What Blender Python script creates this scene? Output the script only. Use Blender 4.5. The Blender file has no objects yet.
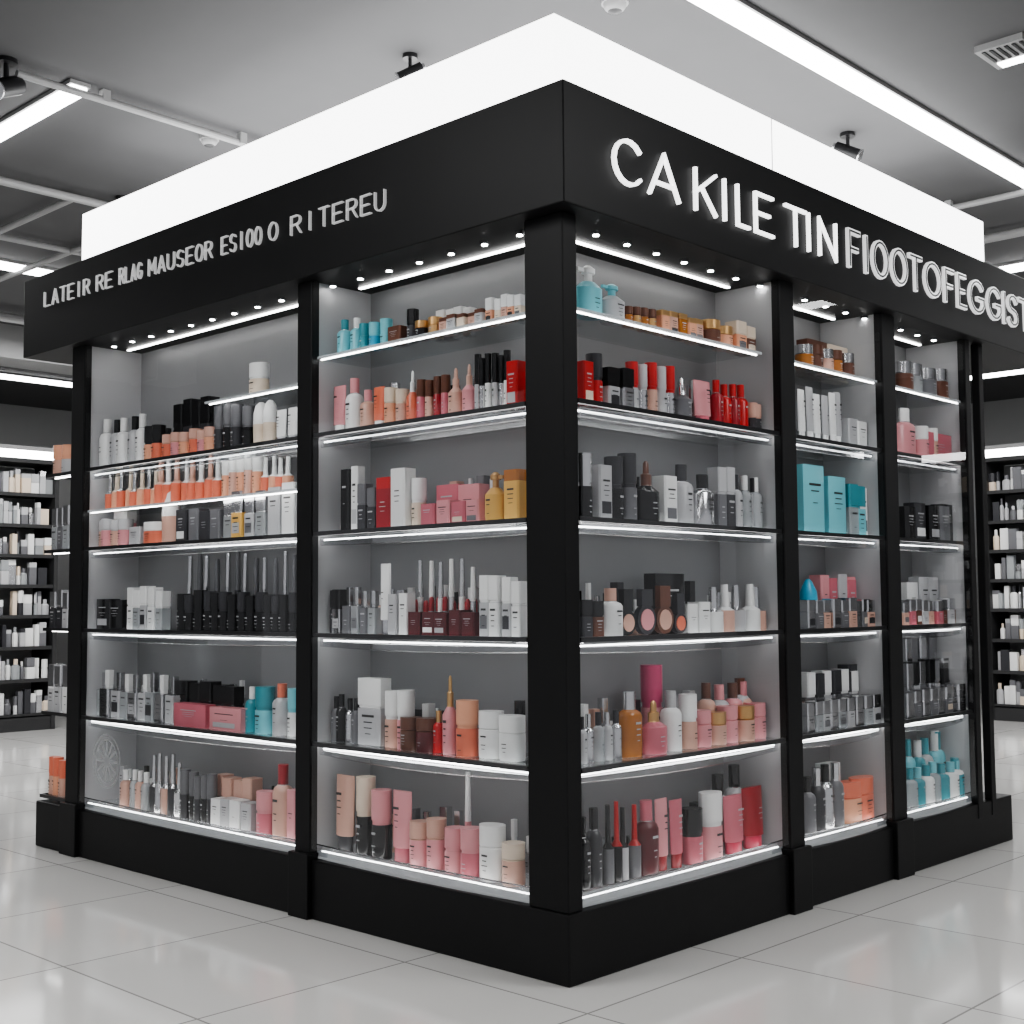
import bpy, bmesh, math, random
from mathutils import Vector, Matrix
random.seed(7)
scene=bpy.context.scene
try: scene.view_settings.look='AgX - Medium High Contrast'
except Exception: pass
# ------------------------------------------------------------ camera
F_PX=1291.07; PITCH=.0692; YAW=.7617; ROLL=-.0064
CAM=Vector((-3.0852,-2.7085,1.2))
FW=Vector((math.cos(YAW)*math.cos(PITCH),math.sin(YAW)*math.cos(PITCH),math.sin(PITCH)))
R0=Vector((math.sin(YAW),-math.cos(YAW),0)); U0=R0.cross(FW)
RT=math.cos(ROLL)*R0+math.sin(ROLL)*U0; UP=-math.sin(ROLL)*R0+math.cos(ROLL)*U0
cd=bpy.data.cameras.new('camera'); cam=bpy.data.objects.new('camera',cd)
scene.collection.objects.link(cam); scene.camera=cam
cd.lens=F_PX/1024*36; cd.sensor_width=36; cd.clip_end=200
m=Matrix((RT,UP,-FW)).transposed().to_4x4(); m.translation=CAM; cam.matrix_world=m

# ------------------------------------------------------------ materials
def nodes(name):
    mt=bpy.data.materials.new(name); mt.use_nodes=True
    nt=mt.node_tree; return mt,nt,nt.nodes['Principled BSDF']
def mat(name,col,rough=.5,metal=0,em=0,emc=None,spec=.5,noise=0,trans=0):
    mt,nt,b=nodes(name)
    b.inputs['Base Color'].default_value=(*col,1); b.inputs['Roughness'].default_value=rough
    b.inputs['Metallic'].default_value=metal; b.inputs['Specular IOR Level'].default_value=spec
    if em:
        b.inputs['Emission Color'].default_value=(*(emc or col),1); b.inputs['Emission Strength'].default_value=em
    if noise:
        tc=nt.nodes.new('ShaderNodeTexCoord'); n=nt.nodes.new('ShaderNodeTexNoise'); n.inputs['Scale'].default_value=6
        r=nt.nodes.new('ShaderNodeMapRange'); r.inputs['To Min'].default_value=1-noise; r.inputs['To Max'].default_value=1+noise
        mx=nt.nodes.new('ShaderNodeVectorMath'); mx.operation='SCALE'; mx.inputs[0].default_value=col
        nt.links.new(tc.outputs['Object'],n.inputs['Vector']); nt.links.new(n.outputs['Fac'],r.inputs['Value'])
        nt.links.new(r.outputs['Result'],mx.inputs['Scale']); nt.links.new(mx.outputs['Vector'],b.inputs['Base Color'])
    if trans:
        out=nt.nodes['Material Output']; t=nt.nodes.new('ShaderNodeBsdfTransparent')
        t.inputs['Color'].default_value=(.93,.95,.96,1)
        mx=nt.nodes.new('ShaderNodeMixShader'); mx.inputs[0].default_value=trans
        nt.links.new(b.outputs[0],mx.inputs[1]); nt.links.new(t.outputs[0],mx.inputs[2]); nt.links.new(mx.outputs[0],out.inputs[0])
    return mt
def glass(name,tint=(.93,.95,.96),base=.04,rough=.06,power=5):
    # clear sheet: transparent body with a facing-angle (Schlick) gloss
    mt=bpy.data.materials.new(name); mt.use_nodes=True; nt=mt.node_tree
    for n in list(nt.nodes): nt.nodes.remove(n)
    o=nt.nodes.new('ShaderNodeOutputMaterial'); t=nt.nodes.new('ShaderNodeBsdfTransparent'); t.inputs[0].default_value=(*tint,1)
    g=nt.nodes.new('ShaderNodeBsdfGlossy'); g.inputs['Roughness'].default_value=rough
    lw=nt.nodes.new('ShaderNodeLayerWeight'); lw.inputs['Blend'].default_value=.5
    pw=nt.nodes.new('ShaderNodeMath'); pw.operation='POWER'; pw.inputs[1].default_value=power
    ad=nt.nodes.new('ShaderNodeMath'); ad.operation='ADD'; ad.inputs[1].default_value=base; ad.use_clamp=True
    mx=nt.nodes.new('ShaderNodeMixShader')
    nt.links.new(lw.outputs['Facing'],pw.inputs[0]); nt.links.new(pw.outputs[0],ad.inputs[0]); nt.links.new(ad.outputs[0],mx.inputs[0])
    nt.links.new(t.outputs[0],mx.inputs[1]); nt.links.new(g.outputs[0],mx.inputs[2]); nt.links.new(mx.outputs[0],o.inputs[0])
    return mt
M_black=mat('black_lacquer',(.006,.006,.0065),.5,noise=.15,spec=.3)
M_rail=mat('black_rail',(.01,.01,.011),.3)
M_back=mat('grey_back_panel',(.27,.27,.275),.35,noise=.06)
M_div=mat('frosted_divider',(.5,.5,.51),.4,noise=.04)
M_light=mat('lightbox_acrylic',(.9,.9,.9),.4,em=4.2,emc=(1,1,1))
M_emit=mat('fill_light_strip',(1,1,1),.4,em=9,emc=(1,.99,.97))  # emitter for the light strips added in the cases; vent light shares it
M_spot=mat('downlight_lens',(1,1,1),.4,em=30,emc=(1,.99,.97))
M_tube=mat('ceiling_strip_diffuser',(1,1,1),.4,em=10,emc=(1,1,1))
M_glass=glass('shelf_glass',base=.10)
M_pane=glass('front_pane_glass',(.98,.985,.99),base=.06,rough=.01)
M_edge=mat('glowing_glass_edge',(.6,.62,.63),.1,em=.08,emc=(1,1,1),trans=.45)  # faint emission stands in for bright light caught along the glass edges
M_lip=glass('clear_acrylic_lip',(.84,.86,.88),base=.25)
M_metal=mat('brushed_metal',(.6,.6,.61),.22,1)
M_letter=mat('lit_letter_face',(.9,.9,.9),.3,em=2.0,emc=(1,1,1))
M_letter2=mat('silver_letter',(.66,.66,.66),.3,.5,em=.3,emc=(1,1,1))
M_letter3=mat('chrome_letter_rim',(.75,.75,.76),.25,.6,em=.75,emc=(1,1,1))
M_pipe=mat('painted_conduit',(.27,.27,.27),.5)
M_gond=mat('dark_gondola_steel',(.03,.03,.031),.5)
M_gback=mat('gondola_back',(.4,.4,.4),.7)
M_decal=mat('etched_decal',(.6,.6,.6),.5,trans=.6)

PAL={}
def pal(n,c,r=.3,mtl=0,tr=0): PAL[n]=mat('pack_'+n,c,r,mtl,trans=tr)
pal('white',(.82,.82,.81)); pal('cream',(.74,.62,.5)); pal('lgrey',(.48,.48,.49)); pal('grey',(.15,.15,.16)); pal('dark',(.035,.035,.04))
pal('black',(.009,.009,.01),.18); pal('silver',(.72,.72,.73),.2,1); pal('gold',(.65,.40,.18),.3,.8)
pal('pink',(.70,.30,.32)); pal('rose',(.57,.15,.19)); pal('hot',(.57,.04,.09)); pal('coral',(.74,.19,.11)); pal('peach',(.78,.38,.24))
pal('nude',(.63,.38,.30)); pal('red',(.5,.015,.015)); pal('crimson',(.32,.01,.018)); pal('maroon',(.10,.012,.016)); pal('brown',(.13,.05,.03))
pal('amber',(.40,.15,.035),.15); pal('aqua',(.20,.57,.64)); pal('teal',(.04,.28,.33)); pal('cyan',(.03,.36,.55)); pal('yellow',(.74,.44,.12)); pal('clear',(.6,.62,.63),.08,0,.5)
pal('ink',(.03,.03,.03)); pal('magenta',(.5,.06,.15))
PN=list(PAL)

# ------------------------------------------------------------ mesh builder
class MB:
    def __init__(s,mats): s.v=[];s.f=[];s.m=[];s.mats=mats
    def quad(s,pts,mt):
        n=len(s.v); s.v+=[tuple(p) for p in pts]; s.f.append(tuple(range(n,n+len(pts)))); s.m.append(mt)
    def box(s,a,b,mt):
        x0,y0,z0=a;x1,y1,z1=b;n=len(s.v)
        s.v+=[(x0,y0,z0),(x1,y0,z0),(x1,y1,z0),(x0,y1,z0),(x0,y0,z1),(x1,y0,z1),(x1,y1,z1),(x0,y1,z1)]
        for f in ((0,3,2,1),(4,5,6,7),(0,1,5,4),(1,2,6,5),(2,3,7,6),(3,0,4,7)):
            s.f.append(tuple(n+i for i in f)); s.m.append(mt)
    def loft(s,rings,mats):
        base=len(s.v);k=len(rings[0])
        for r in rings: s.v+=r
        for i in range(len(rings)-1):
            for j in range(k):
                s.f.append((base+i*k+j,base+i*k+(j+1)%k,base+(i+1)*k+(j+1)%k,base+(i+1)*k+j)); s.m.append(mats[i])
        s.f.append(tuple(base+j for j in reversed(range(k)))); s.m.append(mats[0])
        s.f.append(tuple(base+(len(rings)-1)*k+j for j in range(k))); s.m.append(mats[-1])
    def cyl(s,p,q,r,mt,k=10):
        p=Vector(p);q=Vector(q);d=(q-p).normalized();a=d.orthogonal().normalized();b=d.cross(a)
        ring=lambda c:[tuple(c+r*(math.cos(2*math.pi*i/k)*a+math.sin(2*math.pi*i/k)*b)) for i in range(k)]
        s.loft([ring(p),ring(q)],[mt])
    def obj(s,name,parent=None,bevel=0,smooth=False):
        me=bpy.data.meshes.new(name); me.from_pydata(s.v,[],s.f)
        for x in s.mats: me.materials.append(x)
        me.polygons.foreach_set('material_index',s.m)
        bm=bmesh.new(); bm.from_mesh(me); bmesh.ops.recalc_face_normals(bm,faces=bm.faces); bm.to_mesh(me); bm.free()
        o=bpy.data.objects.new(name,me); scene.collection.objects.link(o)
        if parent: o.parent=parent
        if bevel:
            b=o.modifiers.new('bevel','BEVEL'); b.width=bevel; b.segments=2; b.limit_method='ANGLE'
        if smooth:
            for p in me.polygons: p.use_smooth=True
            bm=bmesh.new(); bm.from_mesh(me)
            for e in bm.edges:
                if len(e.link_faces)==2 and e.calc_face_angle(0)>.6: e.smooth=False
            bm.to_mesh(me); bm.free()
        return o
def empty(name):
    e=bpy.data.objects.new(name,None); scene.collection.objects.link(e); return e
# face coordinates: 'L' face runs along +Y (plane x=0), 'R' face runs along +X (plane y=0); t along the face, d inward
def P(face,t,d,z): return (d,t,z) if face=='L' else (t,d,z)
def fbox(mb,face,t0,t1,d0,d1,z0,z1,mt):
    mb.box(P(face,t0,d0,z0),P(face,t1,d1,z1),mt)
# ruler -> metres along the face (site survey of the bays)
def along(face,u,z,d):
    p0=Vector(P(face,0,d,z))-CAM; e=Vector(P(face,1,0,0)); w=u-512
    return -(F_PX*p0.dot(RT)-w*p0.dot(FW))/(F_PX*e.dot(RT)-w*e.dot(FW))
def mpu(face,t,z,d): return (Vector(P(face,t,d,z))-CAM).dot(FW)/F_PX

# ------------------------------------------------------------ kiosk
kiosk=empty('cosmetics_display_kiosk')
LY=3.54; RX=3.36; FB=2.466; FT=2.866
mb=MB([M_black])
mb.box((0,0,0),(RX,LY,.222),0)
mb.obj('plinth',kiosk,.006)
mb=MB([M_black])
mb.box((-.06,-.06,FB),(4.0,3.65,FT),0)
mb.obj('fascia',kiosk,.004)
mb=MB([M_light,M_metal])
mb.box((.25,.25,FT+.001),(3.82,3.64,3.285),0)
fbox(mb,'R',1.66,1.665,.247,.252,FT,3.285,1)
mb.obj('lightbox',kiosk)
mb=MB([M_back,M_black])
mb.box((.31,.31,.222),(3.12,3.20,FB),0)
mb.obj('back_panel',kiosk)
mb=MB([M_black])
mb.box((.008,.008,.222),(.078,.178,FB),0)
for (f,a,b) in (('L',1.31,1.402),('L',3.11,3.235),('R',1.29,1.395),('R',2.125,2.245),('R',2.965,3.02),('R',3.12,3.17)):
    fbox(mb,f,a,b,-.004,.035,.15,FB,0)
    if b<3.0 or f=='L': fbox(mb,f,a-.01,b+.02,-.022,.05,0,.245,0)
mb.obj('post',kiosk,.004)
mb=MB([M_div])
for (f,a,b) in (('L',1.325,1.39),('L',3.12,3.20),('R',1.305,1.385),('R',2.14,2.235),('R',2.98,3.10)):
    fbox(mb,f,a,b,.033,.32,.222,FB,0)
mb.obj('divider',kiosk)
BAYS={'A':('L',1.397,3.12),'B':('L',.178,1.32),'C':('R',.08,1.30),'D':('R',1.39,2.135),'E':('R',2.24,2.975),'Z':('L',3.235,3.535)}
Z={0:.25,1:.663,2:1.08,3:1.472,4:1.857,5:2.165,6:1.655}
sg=MB([M_glass,M_lip,M_edge]); sr=MB([M_rail,M_metal]); sl=MB([M_emit]); sp=MB([M_pane])
def shelf(bay,z,dark=True,t0=None,t1=None):
    f,a,b=BAYS[bay]; a=a if t0 is None else t0; b=b if t1 is None else t1
    if dark:
        fbox(sr,f,a,b,.008,.024,z-.013,z+.003,0)
        n=16; bow=lambda i:.050-.040*math.sin(math.pi*i/n); dip=lambda i:.008*math.sin(math.pi*i/n)
        for i in range(n):
            ta=a+(b-a)*i/n; tb=a+(b-a)*(i+1)/n; x,y=bow(i),bow(i+1); p,q=dip(i),dip(i+1)
            sg.quad([P(f,ta,x,z-.020),P(f,tb,y,z-.020),P(f,tb,y,z-.046-q),P(f,ta,x,z-.046-p)],1)
            sr.quad([P(f,ta,x,z-.046-p),P(f,tb,y,z-.046-q),P(f,tb,y+.004,z-.050-q),P(f,ta,x+.004,z-.050-p)],1)
            sg.quad([P(f,ta,x,z-.018),P(f,tb,y,z-.018),P(f,tb,y,z-.022),P(f,ta,x,z-.022)],2)
            sg.quad([P(f,ta,x,z-.032),P(f,tb,y,z-.032),P(f,tb,.305,z-.032),P(f,ta,.305,z-.032)],0)
        fbox(sg,f,a,b,.024,.305,z-.008,z,0)
        fbox(sl,f,a+.01,b-.01,.060,.068,z-.030,z-.024,0)  # added glowing strip to light the level below evenly
        fbox(sr,f,a+.01,b-.01,.295,.303,z-.026,z-.008,1)
    else:
        fbox(sg,f,a,b,.03,.305,z-.009,z,0)
        fbox(sg,f,a,b,.024,.03,z-.010,z,2)
        fbox(sl,f,a+.02,b-.02,.034,.040,z-.015,z-.010,0)
for b in 'ABCDE':
    for k in (1,2,3,4): shelf(b,Z[k])
    f,a,c=BAYS[b]
    n=16
    for i in range(n):
        bow=lambda i:.035-.022*math.sin(math.pi*i/n)
        ta=a+(c-a)*i/n; tb=a+(c-a)*(i+1)/n; x,y=bow(i),bow(i+1)
        sg.quad([P(f,ta,x-.005,.224),P(f,tb,y-.005,.224),P(f,tb,y,.250),P(f,ta,x,.250)],2)
        sg.quad([P(f,ta,x-.008,.235),P(f,tb,y-.008,.235),P(f,tb,y-.008,.275),P(f,ta,x-.008,.275)],1)
        sr.quad([P(f,ta,x-.009,.275),P(f,tb,y-.009,.275),P(f,tb,y-.005,.279),P(f,ta,x-.005,.279)],1)
    fbox(sg,f,a,c,.035,.31,.225,.249,2)
    fbox(sl,f,a+.03,c-.03,.040,.045,.2495,.253,0)
    fbox(sl,f,a+.05,c-.05,.20,.215,FB-.008,FB-.002,0)  # added light bar under the canopy to brighten the bay
    sp.quad([P(f,a,.002,.262),P(f,c,.002,.262),P(f,c,.002,FB),P(f,a,.002,FB)],0)
shelf('B',Z[5],False); shelf('C',Z[5],False,t1=1.20)
shelf('D',Z[5],False); shelf('E',Z[5],False)
shelf('A',2.075,False,t0=1.40,t1=2.1); shelf('A',Z[6],False)
for k in (0,1,2,3,4):
    fbox(sg,'L',3.20,3.535,.03,.30,Z[k]-.01,Z[k],0); fbox(sr,'L',3.235,3.535,.02,.03,Z[k]-.013,Z[k]+.003,0)
    fbox(sr,'L',3.535,3.541,.02,.30,Z[k]-.013,Z[k]+.003,0)
    if k: fbox(sl,'L',3.25,3.52,.06,.066,Z[k]-.018,Z[k]-.012,0)
sg.obj('glass_shelf',kiosk); sr.obj('shelf_rail',kiosk); sl.obj('fill_light_strip',kiosk); sp.obj('front_glass_pane',kiosk)  # glowing strips are added fill for the case interiors
mb=MB([M_spot,M_metal])
for f,L in (('L',3.05),('R',2.9)):
    t=.27
    while t<L:
        c=P(f,t,.085,FB); mb.cyl((c[0],c[1],FB-.014),(c[0],c[1],FB+.001),.018,1,12); mb.cyl((c[0],c[1],FB-.016),(c[0],c[1],FB-.013),.011,0,10); t+=.17
mb.obj('canopy_downlight',kiosk)
mb=MB([M_decal])
for r0,r1 in ((.125,.118),(.10,.095)):
    n=32;c=(2.86,.47)
    for i in range(n):
        a0,a1=2*math.pi*i/n,2*math.pi*(i+1)/n
        mb.quad([P('L',c[0]+r0*math.cos(a0),.006,c[1]+r0*math.sin(a0)),P('L',c[0]+r0*math.cos(a1),.006,c[1]+r0*math.sin(a1)),P('L',c[0]+r1*math.cos(a1),.006,c[1]+r1*math.sin(a1)),P('L',c[0]+r1*math.cos(a0),.006,c[1]+r1*math.sin(a0))],0)
for k in range(6):
    a0=k*math.pi/6; dx,dz=.09*math.cos(a0),.09*math.sin(a0); nx,nz=-.006*math.sin(a0),.006*math.cos(a0)
    mb.quad([P('L',2.86-dx+nx,.0065,.47-dz+nz),P('L',2.86+dx+nx,.0065,.47+dz+nz),P('L',2.86+dx-nx,.0065,.47+dz-nz),P('L',2.86-dx-nx,.0065,.47-dz-nz)],0)
mb.obj('pane_decal',kiosk)

# lettering ------------------------------------------------------------
def arc(cx,cy,rx,ry,a0,a1,n=14): return [(cx+rx*math.cos(math.radians(a0+(a1-a0)*i/n)),cy+ry*math.sin(math.radians(a0+(a1-a0)*i/n))) for i in range(n+1)]
G={'C':[arc(.55,.5,.5,.5,40,320)],'A':[[(0,0),(.5,1),(1,0)],[(.2,.3),(.8,.3)]],'K':[[(0,0),(0,1)],[(1,1),(0,.42)],[(.3,.6),(1,0)]],
'I':[[(.5,0),(.5,1)]],'L':[[(0,1),(0,0),(1,0)]],'E':[[(1,1),(0,1),(0,0),(1,0)],[(0,.5),(.8,.5)]],'T':[[(0,1),(1,1)],[(.5,1),(.5,0)]],
'N':[[(0,0),(0,1),(1,0),(1,1)]],'F':[[(1,1),(0,1),(0,0)],[(0,.5),(.8,.5)]],'O':[arc(.5,.5,.5,.5,0,360,18)],
'G':[arc(.55,.5,.5,.5,40,330)+[(.98,.45),(.6,.45)]],'S':[arc(.5,.75,.45,.25,20,270,8)+arc(.5,.25,.45,.25,90,-160,8)[1:]],
'R':[[(0,0),(0,1),(.6,1)]+arc(.6,.76,.35,.24,90,-90,6)[1:]+[(0,.52)],[(.5,.52),(1,0)]],'M':[[(0,0),(0,1),(.5,.3),(1,1),(1,0)]],
'U':[[(0,1),(0,.35)]+arc(.5,.35,.5,.35,180,360,8)[1:]+[(1,1)]]}
def stroke(mb,face,pl,th,d0,d1,mt):
    pts=[Vector(p) for p in pl]; n=len(pts); closed=(pts[0]-pts[-1]).length<1e-5
    L=[];Rr=[]
    for i in range(n):
        a=pts[i-1] if i>0 else (pts[-2] if closed else None)
        b=pts[i+1] if i<n-1 else (pts[1] if closed else None)
        d1v=(pts[i]-a).normalized() if a is not None else None
        d2v=(b-pts[i]).normalized() if b is not None else None
        if d1v is None: d1v=d2v
        if d2v is None: d2v=d1v
        n1=Vector((-d1v.y,d1v.x)); n2=Vector((-d2v.y,d2v.x)); mm=(n1+n2)
        mm=n1 if mm.length<1e-3 else mm.normalized()
        k=th/2/max(.5,mm.dot(n1))
        p=pts[i].copy()
        if not closed and i==0: p-=d2v*th*.4
        if not closed and i==n-1: p+=d1v*th*.4
        L.append(p+mm*k);Rr.append(p-mm*k)
    rings=[[P(face,L[i].x,d0,L[i].y),P(face,Rr[i].x,d0,Rr[i].y),P(face,Rr[i].x,d1,Rr[i].y),P(face,L[i].x,d1,L[i].y)] for i in range(n)]
    mb.loft(rings,[mt]*(n-1))
def letter(mb,face,ch,u0,u1,z0,h,th,d,mt,inner=None):
    ta=along(face,u0,z0+h/2,d);tb=along(face,u1,z0+h/2,d)
    for k,pl in enumerate(G[ch]):
        pp=[(ta+(tb-ta)*x,z0+h*y) for x,y in pl]
        stroke(mb,face,pp,th,d+.0005*k,d+.014,mt)
        if inner is not None: stroke(mb,face,pp,th*.34,d-.002,d+.005,inner)
mb=MB([M_letter,M_letter3,M_rail])
for ch,a,b in (('C',614,643),('A',651,680),('K',697,717),('I',722,730),('L',739,750),('E',757,774),('T',787,807),('I',808,812),('N',821,837),
    ('F',850,860),('I',864,870),('O',874,888),('O',893,907),('T',911,922),('O',926,941),('F',946,954),('E',959,966),('G',970,984),('G',988,1001),('I',1003,1007),('S',1009,1018),('T',1020,1032)):
    if a<845: letter(mb,'R',ch,a,b,2.592,.148,.0115,-.076,0)
    else: letter(mb,'R',ch,a,b,2.592,.148,.022,-.074,1,2)
mb.obj('right_sign_lettering',kiosk)
mb=MB([M_letter2])
for word,a,b in (('LATEIR',43,90),('RE',95,113),('RLAG',118,142),('MAUSEOR',147,213),('ESIOO',220,262),('O',267,279),('RITEREU',289,387)):
    n=len(word)
    for i,ch in enumerate(word):
        w=(b-a)/n; u=a+i*w; fr=(u-43)/344
        letter(mb,'L',ch,u+.08*w,u+w*.76,2.695-.072*fr,.072,.0045,-.072,0)
mb.obj('left_sign_lettering',kiosk)

# ------------------------------------------------------------ products
def ringpts(face,t,d,z,rt,rd,sq):
    if sq:
        c=.82; pts=[(1,-c),(1,c),(c,1),(-c,1),(-1,c),(-1,-c),(-c,-1),(c,-1)]
    else:
        pts=[(math.cos(2*math.pi*i/14),math.sin(2*math.pi*i/14)) for i in range(14)]
    return [P(face,t+x*rt,d+y*rd,z) for x,y in pts]
PR={
'bottle':[(1,0,0),(1,.62,0),(.85,.68,0),(.5,.72,0),(.5,.73,2),(.5,.76,1),(.5,1,1)],
'cap':[(.95,0,0),(.95,.5,0),(.85,.5,2),(.85,.56,1),(.95,.56,1),(.95,1,1)],
'lip':[(.95,0,0),(.95,.45,0),(.8,.45,2),(.8,.62,2),(.62,.62,1),(.62,.9,1),(.3,1,1)],
'jar':[(.95,0,0),(1,.05,0),(1,.6,0),(.9,.62,1),(1.0,.64,1),(1.0,1,1)],
'nail':[(1,0,0),(1,.45,0),(.45,.52,1),(.45,.54,1),(.36,1,1)],
'tube':[(.7,0,1),(.7,.2,1),(.85,.21,0),(1,.95,0),(1,1,0)],
'pump':[(.9,0,0),(1,.1,0),(1,.55,0),(.5,.68,0),(.3,.7,1),(.3,.84,1),(.5,.85,1),(.5,.94,1),(.2,1,1)],
'drop':[(.95,0,0),(1,.06,0),(1,.5,0),(.45,.6,0),(.42,.62,1),(.42,.78,1),(.25,.8,1),(.22,.96,1),(.1,1,1)],
'dome':[(.9,0,0),(.95,.5,0),(.95,.5,1),(.92,.75,1),(.7,.92,1),(.3,1,1)],
'pen':[(.42,0,0),(.42,.5,0),(.38,.5,2),(.38,.55,1),(.40,.56,1),(.3,1,1)],
'ball':[(.4,0,0),(.85,.2,0),(1,.45,0),(.85,.75,0),(.4,.95,0),(.2,1,1)],
}
SQ={'perf':[(1,0,0),(1,.6,0),(.4,.62,2),(.4,.68,1),(.45,.69,1),(.45,1,1)],
'box':[(1,0,0),(1,1,0)],'sqcap':[(1,0,0),(1,.55,0),(.9,.56,2),(.9,.59,1),(1,.6,1),(1,1,1)],
'carton':[(1,0,0),(1,.78,0),(1,.78,1),(1,1,1)],'sqnail':[(1,0,0),(1,.5,0),(.5,.52,1),(.5,1,1)]}
def item(mb,face,kind,t,d,z,w,h,c0,c1):
    ci=(PN.index(c0),PN.index(c1),PN.index('silver'))
    sq=kind in SQ
    if kind=='compact':
        r=w*.5; p=Vector(P(face,t,d,z+r)); ax=Vector(P(face,0,1,0))
        mb.cyl(p-ax*.01,p+ax*.012,r,ci[1],18); mb.cyl(p-ax*.013,p-ax*.009,r*.72,ci[0],16)
        fbox(mb,face,t-r*.6,t+r*.6,d-.012,d+.012,z+1.9*r,max(h+z,z+2.1*r),ci[1])
        return
    prof=(SQ if sq else PR)[kind]
    rt=w/2; rd=min(rt,.032)
    if not sq: rd=min(rt,.04)
    if kind=='tube': rd=rt*.6
    rings=[];ms=[]
    for i,(r,zz,mc) in enumerate(prof):
        rings.append(ringpts(face,t,d,z+zz*h,rt*r,rd*r*(.25 if (kind=='tube' and zz>=.95) else 1),sq))
        if i: ms.append(ci[mc])
    mb.loft(rings,ms)
    if kind in('box','carton','bottle','jar','tube','cap','perf','pump','drop','sqcap') and w>.012:
        lum=c0 in('white','cream','lgrey','pink','peach','nude','aqua','clear','coral','yellow','silver')
        li=PN.index('ink' if lum else 'lgrey')
        zt={'box':.7,'carton':.6,'bottle':.5,'jar':.45,'tube':.75,'cap':.36,'perf':.45,'pump':.42,'drop':.4,'sqcap':.42}[kind]
        dd=d-rd*1.0-.0012
        if random.random()<.3 and sq:   # printed panel
            pc=PN.index(random.choice(['white','lgrey','cream'] if not lum else ['grey','lgrey','dark']))
            mb.quad([P(face,t-rt*.7,dd+.0005,z+h*.12),P(face,t+rt*.7,dd+.0005,z+h*.12),P(face,t+rt*.7,dd+.0005,z+h*.34),P(face,t-rt*.7,dd+.0005,z+h*.34)],pc)
        for k,(hw,hh) in enumerate(((.6,.035),(.4,.018),(.5,.015),(.3,.012))):
            if random.random()<.2: continue
            zc=z+h*(zt-.085*k); hw2=hw*rt*random.uniform(.7,1)*(.55 if not sq else 1)
            mb.quad([P(face,t-hw2,dd,zc),P(face,t+hw2,dd,zc),P(face,t+hw2,dd,zc+h*hh),P(face,t-hw2,dd,zc+h*hh)],li)
    if kind=='pump':
        fbox(mb,face,t-rt*1.0,t,d-.005,d+.005,z+h*.86,z+h*.93,ci[1])
MATS=[PAL[n] for n in PN]
def row(name,bay,z,segs,back=True,dbase=.11):
    face=BAYS[bay][0]; mb=MB(MATS)
    lo,hi=BAYS[bay][1]+.008,BAYS[bay][2]-.008
    for s in segs:
        kind,u0,u1,n,h,c0,c1=s[:7]; dd=s[7] if len(s)>7 else dbase
        c0=c0.split('/');c1=c1.split('/');kind=kind.split('/')
        if n>=3: n=int(round(n*1.3))
        for i in range(n):
            a=along(face,u0+(u1-u0)*i/n,z,dd); b=along(face,u0+(u1-u0)*(i+1)/n,z,dd)
            t=(a+b)/2; w=abs(b-a)*random.uniform(.86,.97); t=min(max(t,lo+w/2),hi-w/2)
            hh=h*mpu(face,t,z,dd)*random.uniform(.92,1.06)
            item(mb,face,kind[i%len(kind)],t,dd+random.uniform(-.008,.008),z+.001,w,hh,c0[i%len(c0)],c1[i%len(c1)])
    if back:
        t=lo+.03
        while t<hi-.03:
            if random.random()<.85:
                w=random.uniform(.026,.042)
                item(mb,face,random.choice(['bottle','box','cap','sqcap','perf','nail']),t,.225,z+.001,w,random.uniform(.11,.20),random.choice(['white','lgrey','clear','grey','silver','nude','dark']),random.choice(['silver','black','white']))
            t+=random.uniform(.04,.075)
    return mb.obj(name,None,0,True)
row('skincare_bottle_row','B',Z[5],[('bottle',339,350,1,40,'aqua','teal'),('bottle',351,361,1,38,'aqua','white'),('cap',362,370,1,30,'teal','teal'),('cap',371,390,2,30,'cyan/aqua','aqua'),('box',392,406,1,20,'brown','gold'),('cap',408,417,1,34,'dark','black'),('jar',418,440,2,20,'black/gold','gold'),('carton',442,488,4,18,'nude/lgrey/cream','brown'),('sqcap',440,474,3,30,'silver/black/lgrey','white',.18),('sqcap',488,524,4,27,'peach/cream/nude','white')],back=False)
row('foundation_bottle_row','B',Z[4],[('tube',333,346,1,50,'pink','white'),('bottle',347,360,1,60,'white','pink'),('bottle',361,373,1,42,'nude','pink'),('tube',374,386,1,45,'coral','white'),('jar',387,408,2,38,'peach/nude','cream'),('drop',409,418,1,58,'coral','white'),('jar',418,448,3,44,'rose/nude/crimson','brown'),('drop',450,474,2,50,'nude/pink','nude'),('cap',475,510,5,58,'lgrey/silver/white','black'),('box',511,524,1,48,'red','red')])
row('cosmetic_carton_row','B',Z[3],[('box',344,352,1,68,'black','black'),('box',353,360,1,70,'white','white'),('sqcap',361,379,2,46,'dark','grey'),('carton',380,396,1,52,'crimson','red'),('box',397,412,1,58,'white','white'),('cap',413,425,1,48,'cream','white'),('box',427,487,3,24,'rose/pink','rose'),('box',440,487,2,42,'rose/pink','rose',.17),('pump',489,506,1,54,'yellow','gold'),('carton',507,524,1,54,'yellow','amber')])
row('lipstick_row','B',Z[2],[('sqcap',329,345,2,42,'dark/silver','black'),('perf',346,378,3,46,'grey/clear','silver'),('tube',380,391,1,68,'white','silver'),('box',392,411,2,42,'lgrey/white','white'),('box',412,480,4,24,'maroon','maroon'),('pen',414,480,5,72,'white/silver','silver/white',.17),('lip',414,478,7,36,'maroon','crimson',.17),('sqcap',483,524,3,60,'lgrey/white','white')])
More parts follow.
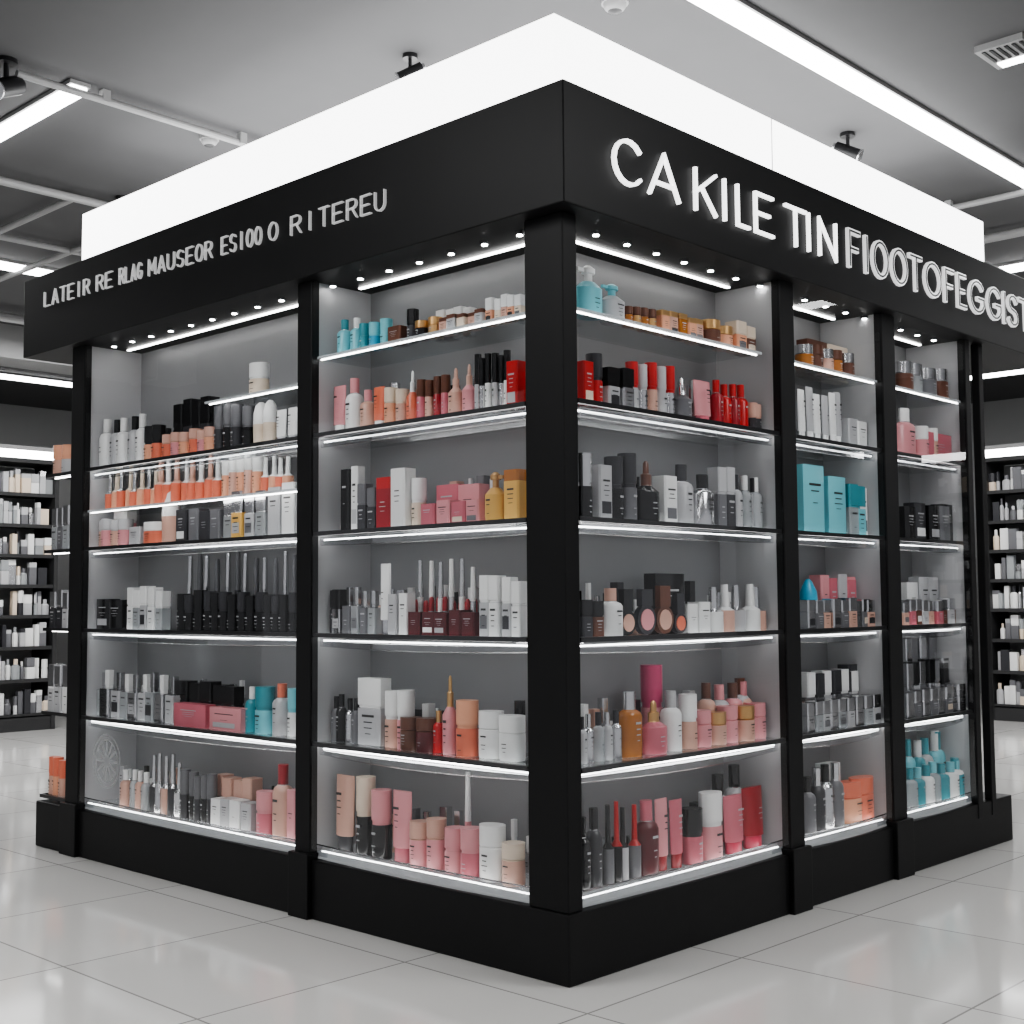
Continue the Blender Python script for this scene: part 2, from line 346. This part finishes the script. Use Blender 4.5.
row('perfume_bottle_row','B',Z[1],[('bottle',330,360,3,46,'grey/black/silver','black'),('sqcap',361,385,1,66,'lgrey','white'),('cap',386,400,1,54,'nude','white'),('cap',401,414,1,60,'pink','white'),('jar',402,435,2,34,'brown/maroon','brown',.09),('bottle',436,445,1,44,'red','gold'),('drop',446,458,1,84,'pink','gold'),('cap',459,478,1,52,'coral','peach'),('jar',479,524,2,44,'white','white')])
row('skincare_bottle_row','B',Z[0],[('tube',336,357,1,74,'nude','dark'),('cap',358,373,1,80,'black','cream'),('cap',374,391,1,72,'black','pink'),('tube',392,412,1,74,'pink','rose'),('jar',413,445,2,48,'pink','nude'),('cap',446,482,2,46,'pink/rose','pink'),('pen',462,474,1,94,'pink','white',.16),('jar',481,505,1,56,'white','white'),('jar',505,524,1,44,'nude','cream')])
row('skincare_bottle_row','A',2.075,[('cap',252,268,1,32,'cream','white')],back=False)
row('foundation_bottle_row','A',Z[4],[('bottle',104,146,4,50,'white/lgrey','white/black'),('cap',146,164,2,38,'peach/coral','black'),('jar',166,216,5,26,'coral/pink/peach','nude',.09),('sqcap',177,215,3,60,'black/dark','black',.17),('cap',216,252,3,46,'dark/black','grey'),('dome',255,276,2,48,'cream','white'),('tube',277,299,2,34,'white','lgrey')])
row('nail_polish_row','A',Z[6],[('nail',107,158,6,38,'coral/peach','silver/cream'),('nail',158,222,6,42,'coral','nude/white'),('jar',223,262,4,40,'peach/nude','white'),('nail',263,292,3,36,'coral/peach','white')],back=False)
row('skincare_bottle_row','A',Z[3],[('jar',97,131,3,28,'nude/pink','lgrey'),('sqcap',118,132,1,42,'pink','white',.17),('box',132,145,1,20,'lgrey','white'),('jar',146,163,1,22,'coral','white'),('dome',163,179,1,54,'nude','white'),('box',182,226,3,32,'dark/grey','grey'),('sqcap',227,270,3,46,'clear/yellow/lgrey','silver'),('box',271,299,2,52,'lgrey/white','white')],back=False)
row('lipstick_row','A',Z[2],[('box',99,129,2,28,'black','dark'),('sqcap',130,166,4,42,'white/clear/lgrey','white'),('cap',179,299,11,38,'black','black/dark'),('pen',184,299,9,76,'silver/dark','silver/grey',.19)],back=False)
row('perfume_bottle_row','A',Z[1],[('perf',97,178,7,46,'clear/silver/lgrey','silver/white'),('box',178,246,2,22,'rose/pink','pink',.08),('sqcap',180,240,4,44,'black/dark','black',.15),('bottle',247,257,1,48,'teal','white'),('cap',258,274,1,46,'aqua','teal'),('bottle',275,288,1,50,'lgrey','coral'),('cap',289,299,1,50,'white','aqua')])
row('makeup_tube_row','A',Z[0],[('bottle',124,150,3,38,'nude/clear','white'),('nail',150,182,4,58,'dark/silver/nude','silver'),('cap',183,216,4,48,'dark/black','grey'),('box',216,256,3,28,'white/lgrey','white'),('sqcap',218,256,3,48,'silver/dark','nude',.17),('cap',258,273,1,44,'rose','pink'),('bottle',275,290,1,70,'nude','crimson'),('box',290,299,1,48,'pink','pink')])
row('skincare_bottle_row','C',Z[5],[('pump',577,600,1,54,'aqua','white'),('pump',601,623,1,42,'lgrey','aqua'),('jar',624,655,3,22,'amber/gold','brown'),('carton',656,700,4,24,'peach/nude/amber','gold'),('jar',701,730,2,24,'brown/peach','gold'),('sqcap',730,750,2,30,'peach/brown','cream')],back=False)
row('foundation_bottle_row','C',Z[4],[('box',578,590,1,46,'red','red'),('cap',590,602,1,52,'red','dark'),('sqcap',603,628,2,44,'lgrey/silver','black'),('cap',629,675,4,54,'lgrey/silver/nude','red/lgrey'),('drop',676,690,1,48,'grey','silver'),('tube',693,710,1,48,'pink','rose'),('bottle',711,747,3,48,'crimson/red','red'),('cap',748,765,2,30,'dark','nude')])
row('perfume_bottle_row','C',Z[3],[('cap',578,591,1,66,'black','silver'),('box',592,606,1,58,'lgrey','white'),('cap',607,634,2,66,'black/grey','dark'),('drop',635,657,1,68,'black','brown'),('box',658,673,1,48,'white','cream'),('bottle',674,692,1,62,'lgrey','dark'),('bottle',693,712,1,52,'silver','black'),('sqcap',713,732,2,60,'grey/dark','lgrey'),('bottle',733,768,3,56,'lgrey/clear','dark/white')])
row('powder_compact_row','C',Z[2],[('sqcap',577,600,2,36,'dark/brown','black'),('bottle',600,618,1,50,'white','nude'),('compact',617,634,1,50,'nude','black'),('compact',634,654,1,48,'pink','dark'),('compact',654,672,1,46,'nude','brown'),('compact',671,684,1,38,'coral','dark'),('box',648,680,1,64,'black','black',.2),('box',683,705,2,30,'white','lgrey'),('nail',706,768,4,46,'white/nude/lgrey','silver/white')])
row('perfume_bottle_row','C',Z[1],[('bottle',577,620,4,46,'lgrey/silver/clear','dark/silver'),('bottle',621,641,1,66,'amber','silver'),('drop',642,664,1,56,'rose','gold'),('cap',645,662,1,82,'pink','magenta',.18),('bottle',665,680,1,60,'white','lgrey'),('cap',681,693,1,58,'nude','white'),('jar',694,764,4,34,'pink/nude','pink/gold'),('bottle',700,764,4,56,'nude/lgrey/pink','brown/pink',.18)])
row('nail_polish_row','C',Z[0],[('bottle',577,602,2,74,'black/dark','black'),('nail',603,638,3,76,'grey/black/lgrey','black/red'),('bottle',638,656,1,72,'maroon','rose'),('tube',656,682,2,68,'pink/rose','crimson'),('cap',683,700,1,56,'rose','black'),('cap',700,720,1,64,'pink','white'),('tube',721,764,2,60,'rose/crimson','hot'),('bottle',712,745,2,76,'lgrey','black',.18)])
row('makeup_tube_row','D',Z[5],[('jar',799,850,4,26,'amber/brown/nude','silver/brown'),('box',802,845,2,36,'brown/cream','gold',.2)],back=False)
row('makeup_tube_row','D',Z[4],[('tube',799,843,5,54,'white/lgrey','white'),('box',844,864,2,30,'lgrey/white','white')])
row('skincare_carton_row','D',Z[3],[('box',798,822,1,70,'aqua','aqua'),('box',823,842,1,56,'aqua','teal'),('sqcap',843,862,2,52,'clear/aqua','teal'),('box',863,872,1,50,'white','white')],back=False)
row('lipstick_row','D',Z[2],[('ball',801,814,1,52,'cyan','cyan',.15),('sqcap',803,874,7,28,'silver/grey/nude','silver',.09),('box',816,862,4,50,'pink/rose/lgrey','pink',.18)])
row('perfume_bottle_row','D',Z[1],[('sqcap',802,875,7,28,'silver/clear/lgrey','silver',.08),('sqcap',802,872,6,54,'silver/grey/lgrey','white/dark',.18)])
row('makeup_tube_row','D',Z[0],[('bottle',803,842,3,60,'grey/dark/silver','black/silver'),('jar',843,884,2,42,'peach/coral','coral'),('box',822,838,1,56,'white','white',.18)])
row('face_cream_jar_row','E',Z[5],[('jar',897,945,3,30,'brown/clear/grey','silver')],back=False)
row('skincare_bottle_row','E',Z[4],[('bottle',896,914,1,52,'pink','white'),('jar',915,934,2,34,'pink/nude','white'),('box',935,964,1,28,'rose','pink')])
row('cosmetic_carton_row','E',Z[3],[('box',898,970,5,36,'black/dark/black/grey','black')])
row('lipstick_row','E',Z[2],[('sqcap',900,974,9,24,'nude/rose/brown/lgrey','silver'),('box',902,970,5,44,'white/lgrey/nude','white',.2)],back=False)
row('perfume_bottle_row','E',Z[1],[('sqcap',902,976,8,26,'silver/grey','silver',.08),('sqcap',902,972,8,50,'silver/lgrey/grey','silver/black',.15),('sqcap',902,970,8,72,'silver/white','silver/grey',.22)],back=False)
row('skincare_bottle_row','E',Z[0],[('bottle',905,980,7,38,'clear/teal/white','teal/aqua',.09),('bottle',905,975,6,62,'aqua/teal/lgrey','teal/white',.18)],back=False)
for k,sg_ in ((4,[('cap',57,74,2,30,'nude/lgrey','peach')]),(3,[('sqcap',50,74,3,42,'grey/clear','silver')]),(2,[('sqcap',50,74,3,36,'dark/lgrey','silver')]),(1,[('sqcap',46,74,3,44,'lgrey/white','silver')]),(0,[('cap',44,74,4,36,'peach/nude','coral')])):
    row('cosmetic_bottle_row','Z',Z[k],sg_,back=False,dbase=.08)

# ------------------------------------------------------------ room
H=3.7
def tilemat():
    mt,nt,b=nodes('polished_floor_tile')
    tc=nt.nodes.new('ShaderNodeTexCoord'); mp=nt.nodes.new('ShaderNodeMapping'); mp.inputs['Location'].default_value=(.15,.2,0)
    br=nt.nodes.new('ShaderNodeTexBrick'); br.offset=0; br.inputs['Scale'].default_value=1
    br.inputs['Brick Width'].default_value=.8; br.inputs['Row Height'].default_value=.8; br.inputs['Mortar Size'].default_value=.004
    br.inputs['Color1'].default_value=(.72,.71,.69,1); br.inputs['Color2'].default_value=(.78,.77,.75,1); br.inputs['Mortar'].default_value=(.36,.35,.34,1)
    nt.links.new(tc.outputs['Object'],mp.inputs[0]); nt.links.new(mp.outputs[0],br.inputs['Vector'])
    nt.links.new(br.outputs['Color'],b.inputs['Base Color']); b.inputs['Specular IOR Level'].default_value=.8
    n=nt.nodes.new('ShaderNodeTexNoise'); n.inputs['Scale'].default_value=1.7
    r=nt.nodes.new('ShaderNodeMapRange'); r.inputs['To Min'].default_value=.04; r.inputs['To Max'].default_value=.15
    nt.links.new(tc.outputs['Object'],n.inputs['Vector']); nt.links.new(n.outputs['Fac'],r.inputs['Value']); nt.links.new(r.outputs[0],b.inputs['Roughness'])
    return mt
mb=MB([tilemat()]); mb.box((-8,-8,-.1),(13,13,0),0); mb.obj('floor')
M_ceil=mat('ceiling_paint',(.075,.075,.077),.8,noise=.05); M_wall=mat('wall_paint',(.26,.26,.26),.8,noise=.04)
mb=MB([M_ceil]); mb.box((-8,-8,H),(13,13,H+.1),0); mb.obj('ceiling')
mb=MB([M_wall]); mb.box((-8,12.9,0),(13,13,H),0); mb.obj('wall_left')
mb=MB([M_wall]); mb.box((12.9,-8,0),(13,13,H),0); mb.obj('wall_right')
def strip(x0,y0,x1,y1,z=H):
    mb=MB([M_tube,M_pipe]); mb.box((x0,y0,z-.05),(x1,y1,z-.02),0); mb.box((x0-.012,y0-.012,z-.02),(x1+.012,y1+.012,z-.0005),1)
    return mb.obj('ceiling_strip_light')
strip(.2,.20,8.5,.30); strip(-.18,2.95,-.10,6.2)
strip(-1.5,6.3,1.55,6.42); strip(-1,10.75,7,10.9); strip(6.35,-3,6.47,2.2); strip(10.75,-2,10.9,7)
strip(-6,-3.3,-.5,-3.18); strip(-5.2,-5,-5.08,3)
mb=MB([M_pipe])
def pipe(p,q,r=.018): mb.cyl(p,q,r,0,10)
pipe((-.45,2.95,H-.05),(1.0,2.98,H-.05),.018); pipe((-2,4.45,H-.06),(2.2,4.45,H-.06),.025); pipe((-3,5.6,H-.05),(3,5.6,H-.05),.02)
pipe((-3,7.8,H-.08),(3,7.8,H-.08),.04); pipe((4.6,-3,H-.05),(4.6,2.4,H-.05),.02); pipe((5.4,-3,H-.06),(5.4,3,H-.06),.03); pipe((7.8,-3,H-.08),(7.8,4,H-.08),.04)
pipe((.62,4.45,H-.06),(.62,7.8,H-.06),.02); pipe((5.4,1.2,H-.06),(7.8,1.2,H-.06),.02); pipe((1.2,4.45,H-.05),(1.2,10,H-.05),.02)
for (x,y) in ((0,2.96),(.8,2.97),(0,4.45),(1,4.45),(0,7.8),(1.5,7.8),(7.8,0),(7.8,1.5),(5.4,0),(4.6,.8)): mb.box((x-.02,y-.02,H-.06),(x+.02,y+.02,H),0)
mb.obj('ceiling_conduit')
mb=MB([M_pipe])
mb.box((-4,8.4,H-.30),(4,8.85,H-.001),0); mb.box((8.4,-4,H-.30),(8.85,4,H-.001),0)
for i in range(7): mb.box((-3.6+i*1.1,8.38,H-.32),(-3.55+i*1.1,8.87,H-.002),0); mb.box((8.38,-3.6+i*1.1,H-.32),(8.87,-3.55+i*1.1,H-.002),0)
mb.obj('air_duct')
def dome(x,y,r):
    mb=MB([M_pipe,M_rail]); rg=[]
    for i in range(6):
        a=i/5*math.pi/2*.98; rg.append([(x+r*math.cos(a)*math.cos(2*math.pi*k/16),y+r*math.cos(a)*math.sin(2*math.pi*k/16),H-.03-r*.8*math.sin(a)) for k in range(16)])
    mb.loft([[(x+r*1.15*math.cos(2*math.pi*k/16),y+r*1.15*math.sin(2*math.pi*k/16),H) for k in range(16)],[(x+r*1.15*math.cos(2*math.pi*k/16),y+r*1.15*math.sin(2*math.pi*k/16),H-.03) for k in range(16)]],[0])
    mb.loft(rg,[1 if i>2 else 0 for i in range(5)]); mb.obj('smoke_detector',smooth=True)
dome(.69,3.11,.045); dome(.98,.56,.05)
def spot(x,y,ang,s=1,mt=1):
    mb=MB([M_pipe,M_rail,M_metal]); d=Vector((math.cos(ang),math.sin(ang),-.5)).normalized()
    mb.cyl((x,y,H),(x,y,H-.10*s),.012*s,mt); mb.cyl((x,y,H),(x,y,H-.02),.05*s,mt,16)
    c=Vector((x,y,H-.13*s)); mb.cyl(c-d*.09*s,c+d*.08*s,.045*s,mt,16); mb.cyl(c+d*.08*s,c+d*.09*s,.05*s,2,16); mb.cyl(c-d*.11*s,c-d*.09*s,.03*s,2,12)
    mb.obj('ceiling_spotlight',smooth=True)
spot(.765,1.59,2.4,.7); spot(3.08,.66,-1.2,.8,1); spot(4.3,.1,-1,.6,1); spot(-.50,2.95,3.6,1.0,1); spot(.9,4.4,2,.7,1)
mb=MB([M_pipe,M_rail,M_emit])
vx,vy=2.63,-.41
mb.box((vx-.13,vy-.11,H-.03),(vx+.13,vy+.11,H),0)
for i in range(6): mb.box((vx-.11,vy-.10+i*.034,H-.034),(vx+.03,vy-.085+i*.034,H-.03),1)
mb.box((vx+.05,vy-.08,H-.036),(vx+.11,vy+.08,H-.03),2)
mb.obj('ceiling_vent')

def gondola(face,a,b,front,deep):
    g=empty('wall_shelving_unit')
    mb=MB([M_gond,M_gback,M_tube,M_pipe])
    def bx(t0,t1,d0,d1,z0,z1,mt):
        if face=='L': mb.box((t0,front+d0,z0),(t1,front+d1,z1),mt)
        else: mb.box((front+d0,t0,z0),(front+d1,t1,z1),mt)
    bx(a,b,deep-.03,deep,0,2.55,1); bx(a,b,0,deep,0,.14,0)
    zs=[.14,.47,.78,1.08,1.37,1.66,1.95,2.25]
    for z in zs: bx(a,b,.02,deep-.03,z,z+.02,0); bx(a,b,0,.02,z-.012,z+.022,0)
    n=round((b-a)/1.2)
    for i in range(n+1):
        t=a+(b-a)*i/n; bx(t-.02,t+.02,-.01,deep,0,2.6,0)
    bx(a,b,-.03,deep,2.56,2.60,0); bx(a,b,-.02,.05,2.60,2.68,2); bx(a,b,-.03,deep,2.68,2.72,3)
    mb.obj('frame',g)
    pm=MB(MATS)
    cols=['white','lgrey','lgrey','grey','clear','white','silver','white','dark','lgrey','grey','cream']
    for i,z in enumerate(zs):
        t=a+.05
        while t<b-.08:
            w=random.uniform(.03,.09); h=random.uniform(.14,.24)
            if random.random()<.96:
                d=random.uniform(.04,.09)
                k=random.choice(['box','cap','bottle','sqcap','carton'])
                c=random.choice(cols)
                rt=w/2;sq=k in SQ
                prof=(SQ if sq else PR)[k]
                def rp(r,zz):
                    pts=[(1,-1),(1,1),(-1,1),(-1,-1)] if sq else [(math.cos(math.pi*j/4),math.sin(math.pi*j/4)) for j in range(8)]
                    return [((t+w/2+x*rt*r),(front+d+y*.03*r),z+.021+zz*h) if face=='L' else ((front+d+y*.03*r),(t+w/2+x*rt*r),z+.021+zz*h) for x,y in pts]
                c2=random.choice(cols); idx=[PN.index(c),PN.index(c2),PN.index('silver')]
                pm.loft([rp(p[0],p[1]) for p in prof],[idx[p[2]] for p in prof[1:]])
            t+=w+random.uniform(.003,.012)
    pm.obj('product_rows',g)
gondola('L',-1.6,2.95,9.2,.45); gondola('L',3.6,7.2,9.2,.45)
gondola('R',-3.4,2.75,9.5,.45); gondola('R',3.4,7.0,9.5,.45)

# ------------------------------------------------------------ light
w=bpy.data.worlds.new('world'); scene.world=w; w.use_nodes=True
w.node_tree.nodes['Background'].inputs[0].default_value=(.95,.96,1,1); w.node_tree.nodes['Background'].inputs[1].default_value=.45
def area(name,loc,sx,sy,e,rot=(0,0,0)):
    l=bpy.data.lights.new(name,'AREA'); l.shape='RECTANGLE'; l.size=sx; l.size_y=sy; l.energy=e
    o=bpy.data.objects.new(name,l); scene.collection.objects.link(o); o.location=loc; o.rotation_euler=rot
area('fill_area_light',(-3,1.5,3.6),3,1.2,100); area('fill_area_light',(1.5,-3,3.6),1.2,3,100)  # added fill lamps for general brightness, no panel fixtures here
area('fill_area_light',(1.5,7.2,3.6),4,1,170); area('fill_area_light',(7.4,1,3.6),1,4,170)  # added fill lamps in front of the gondolas to brighten their products
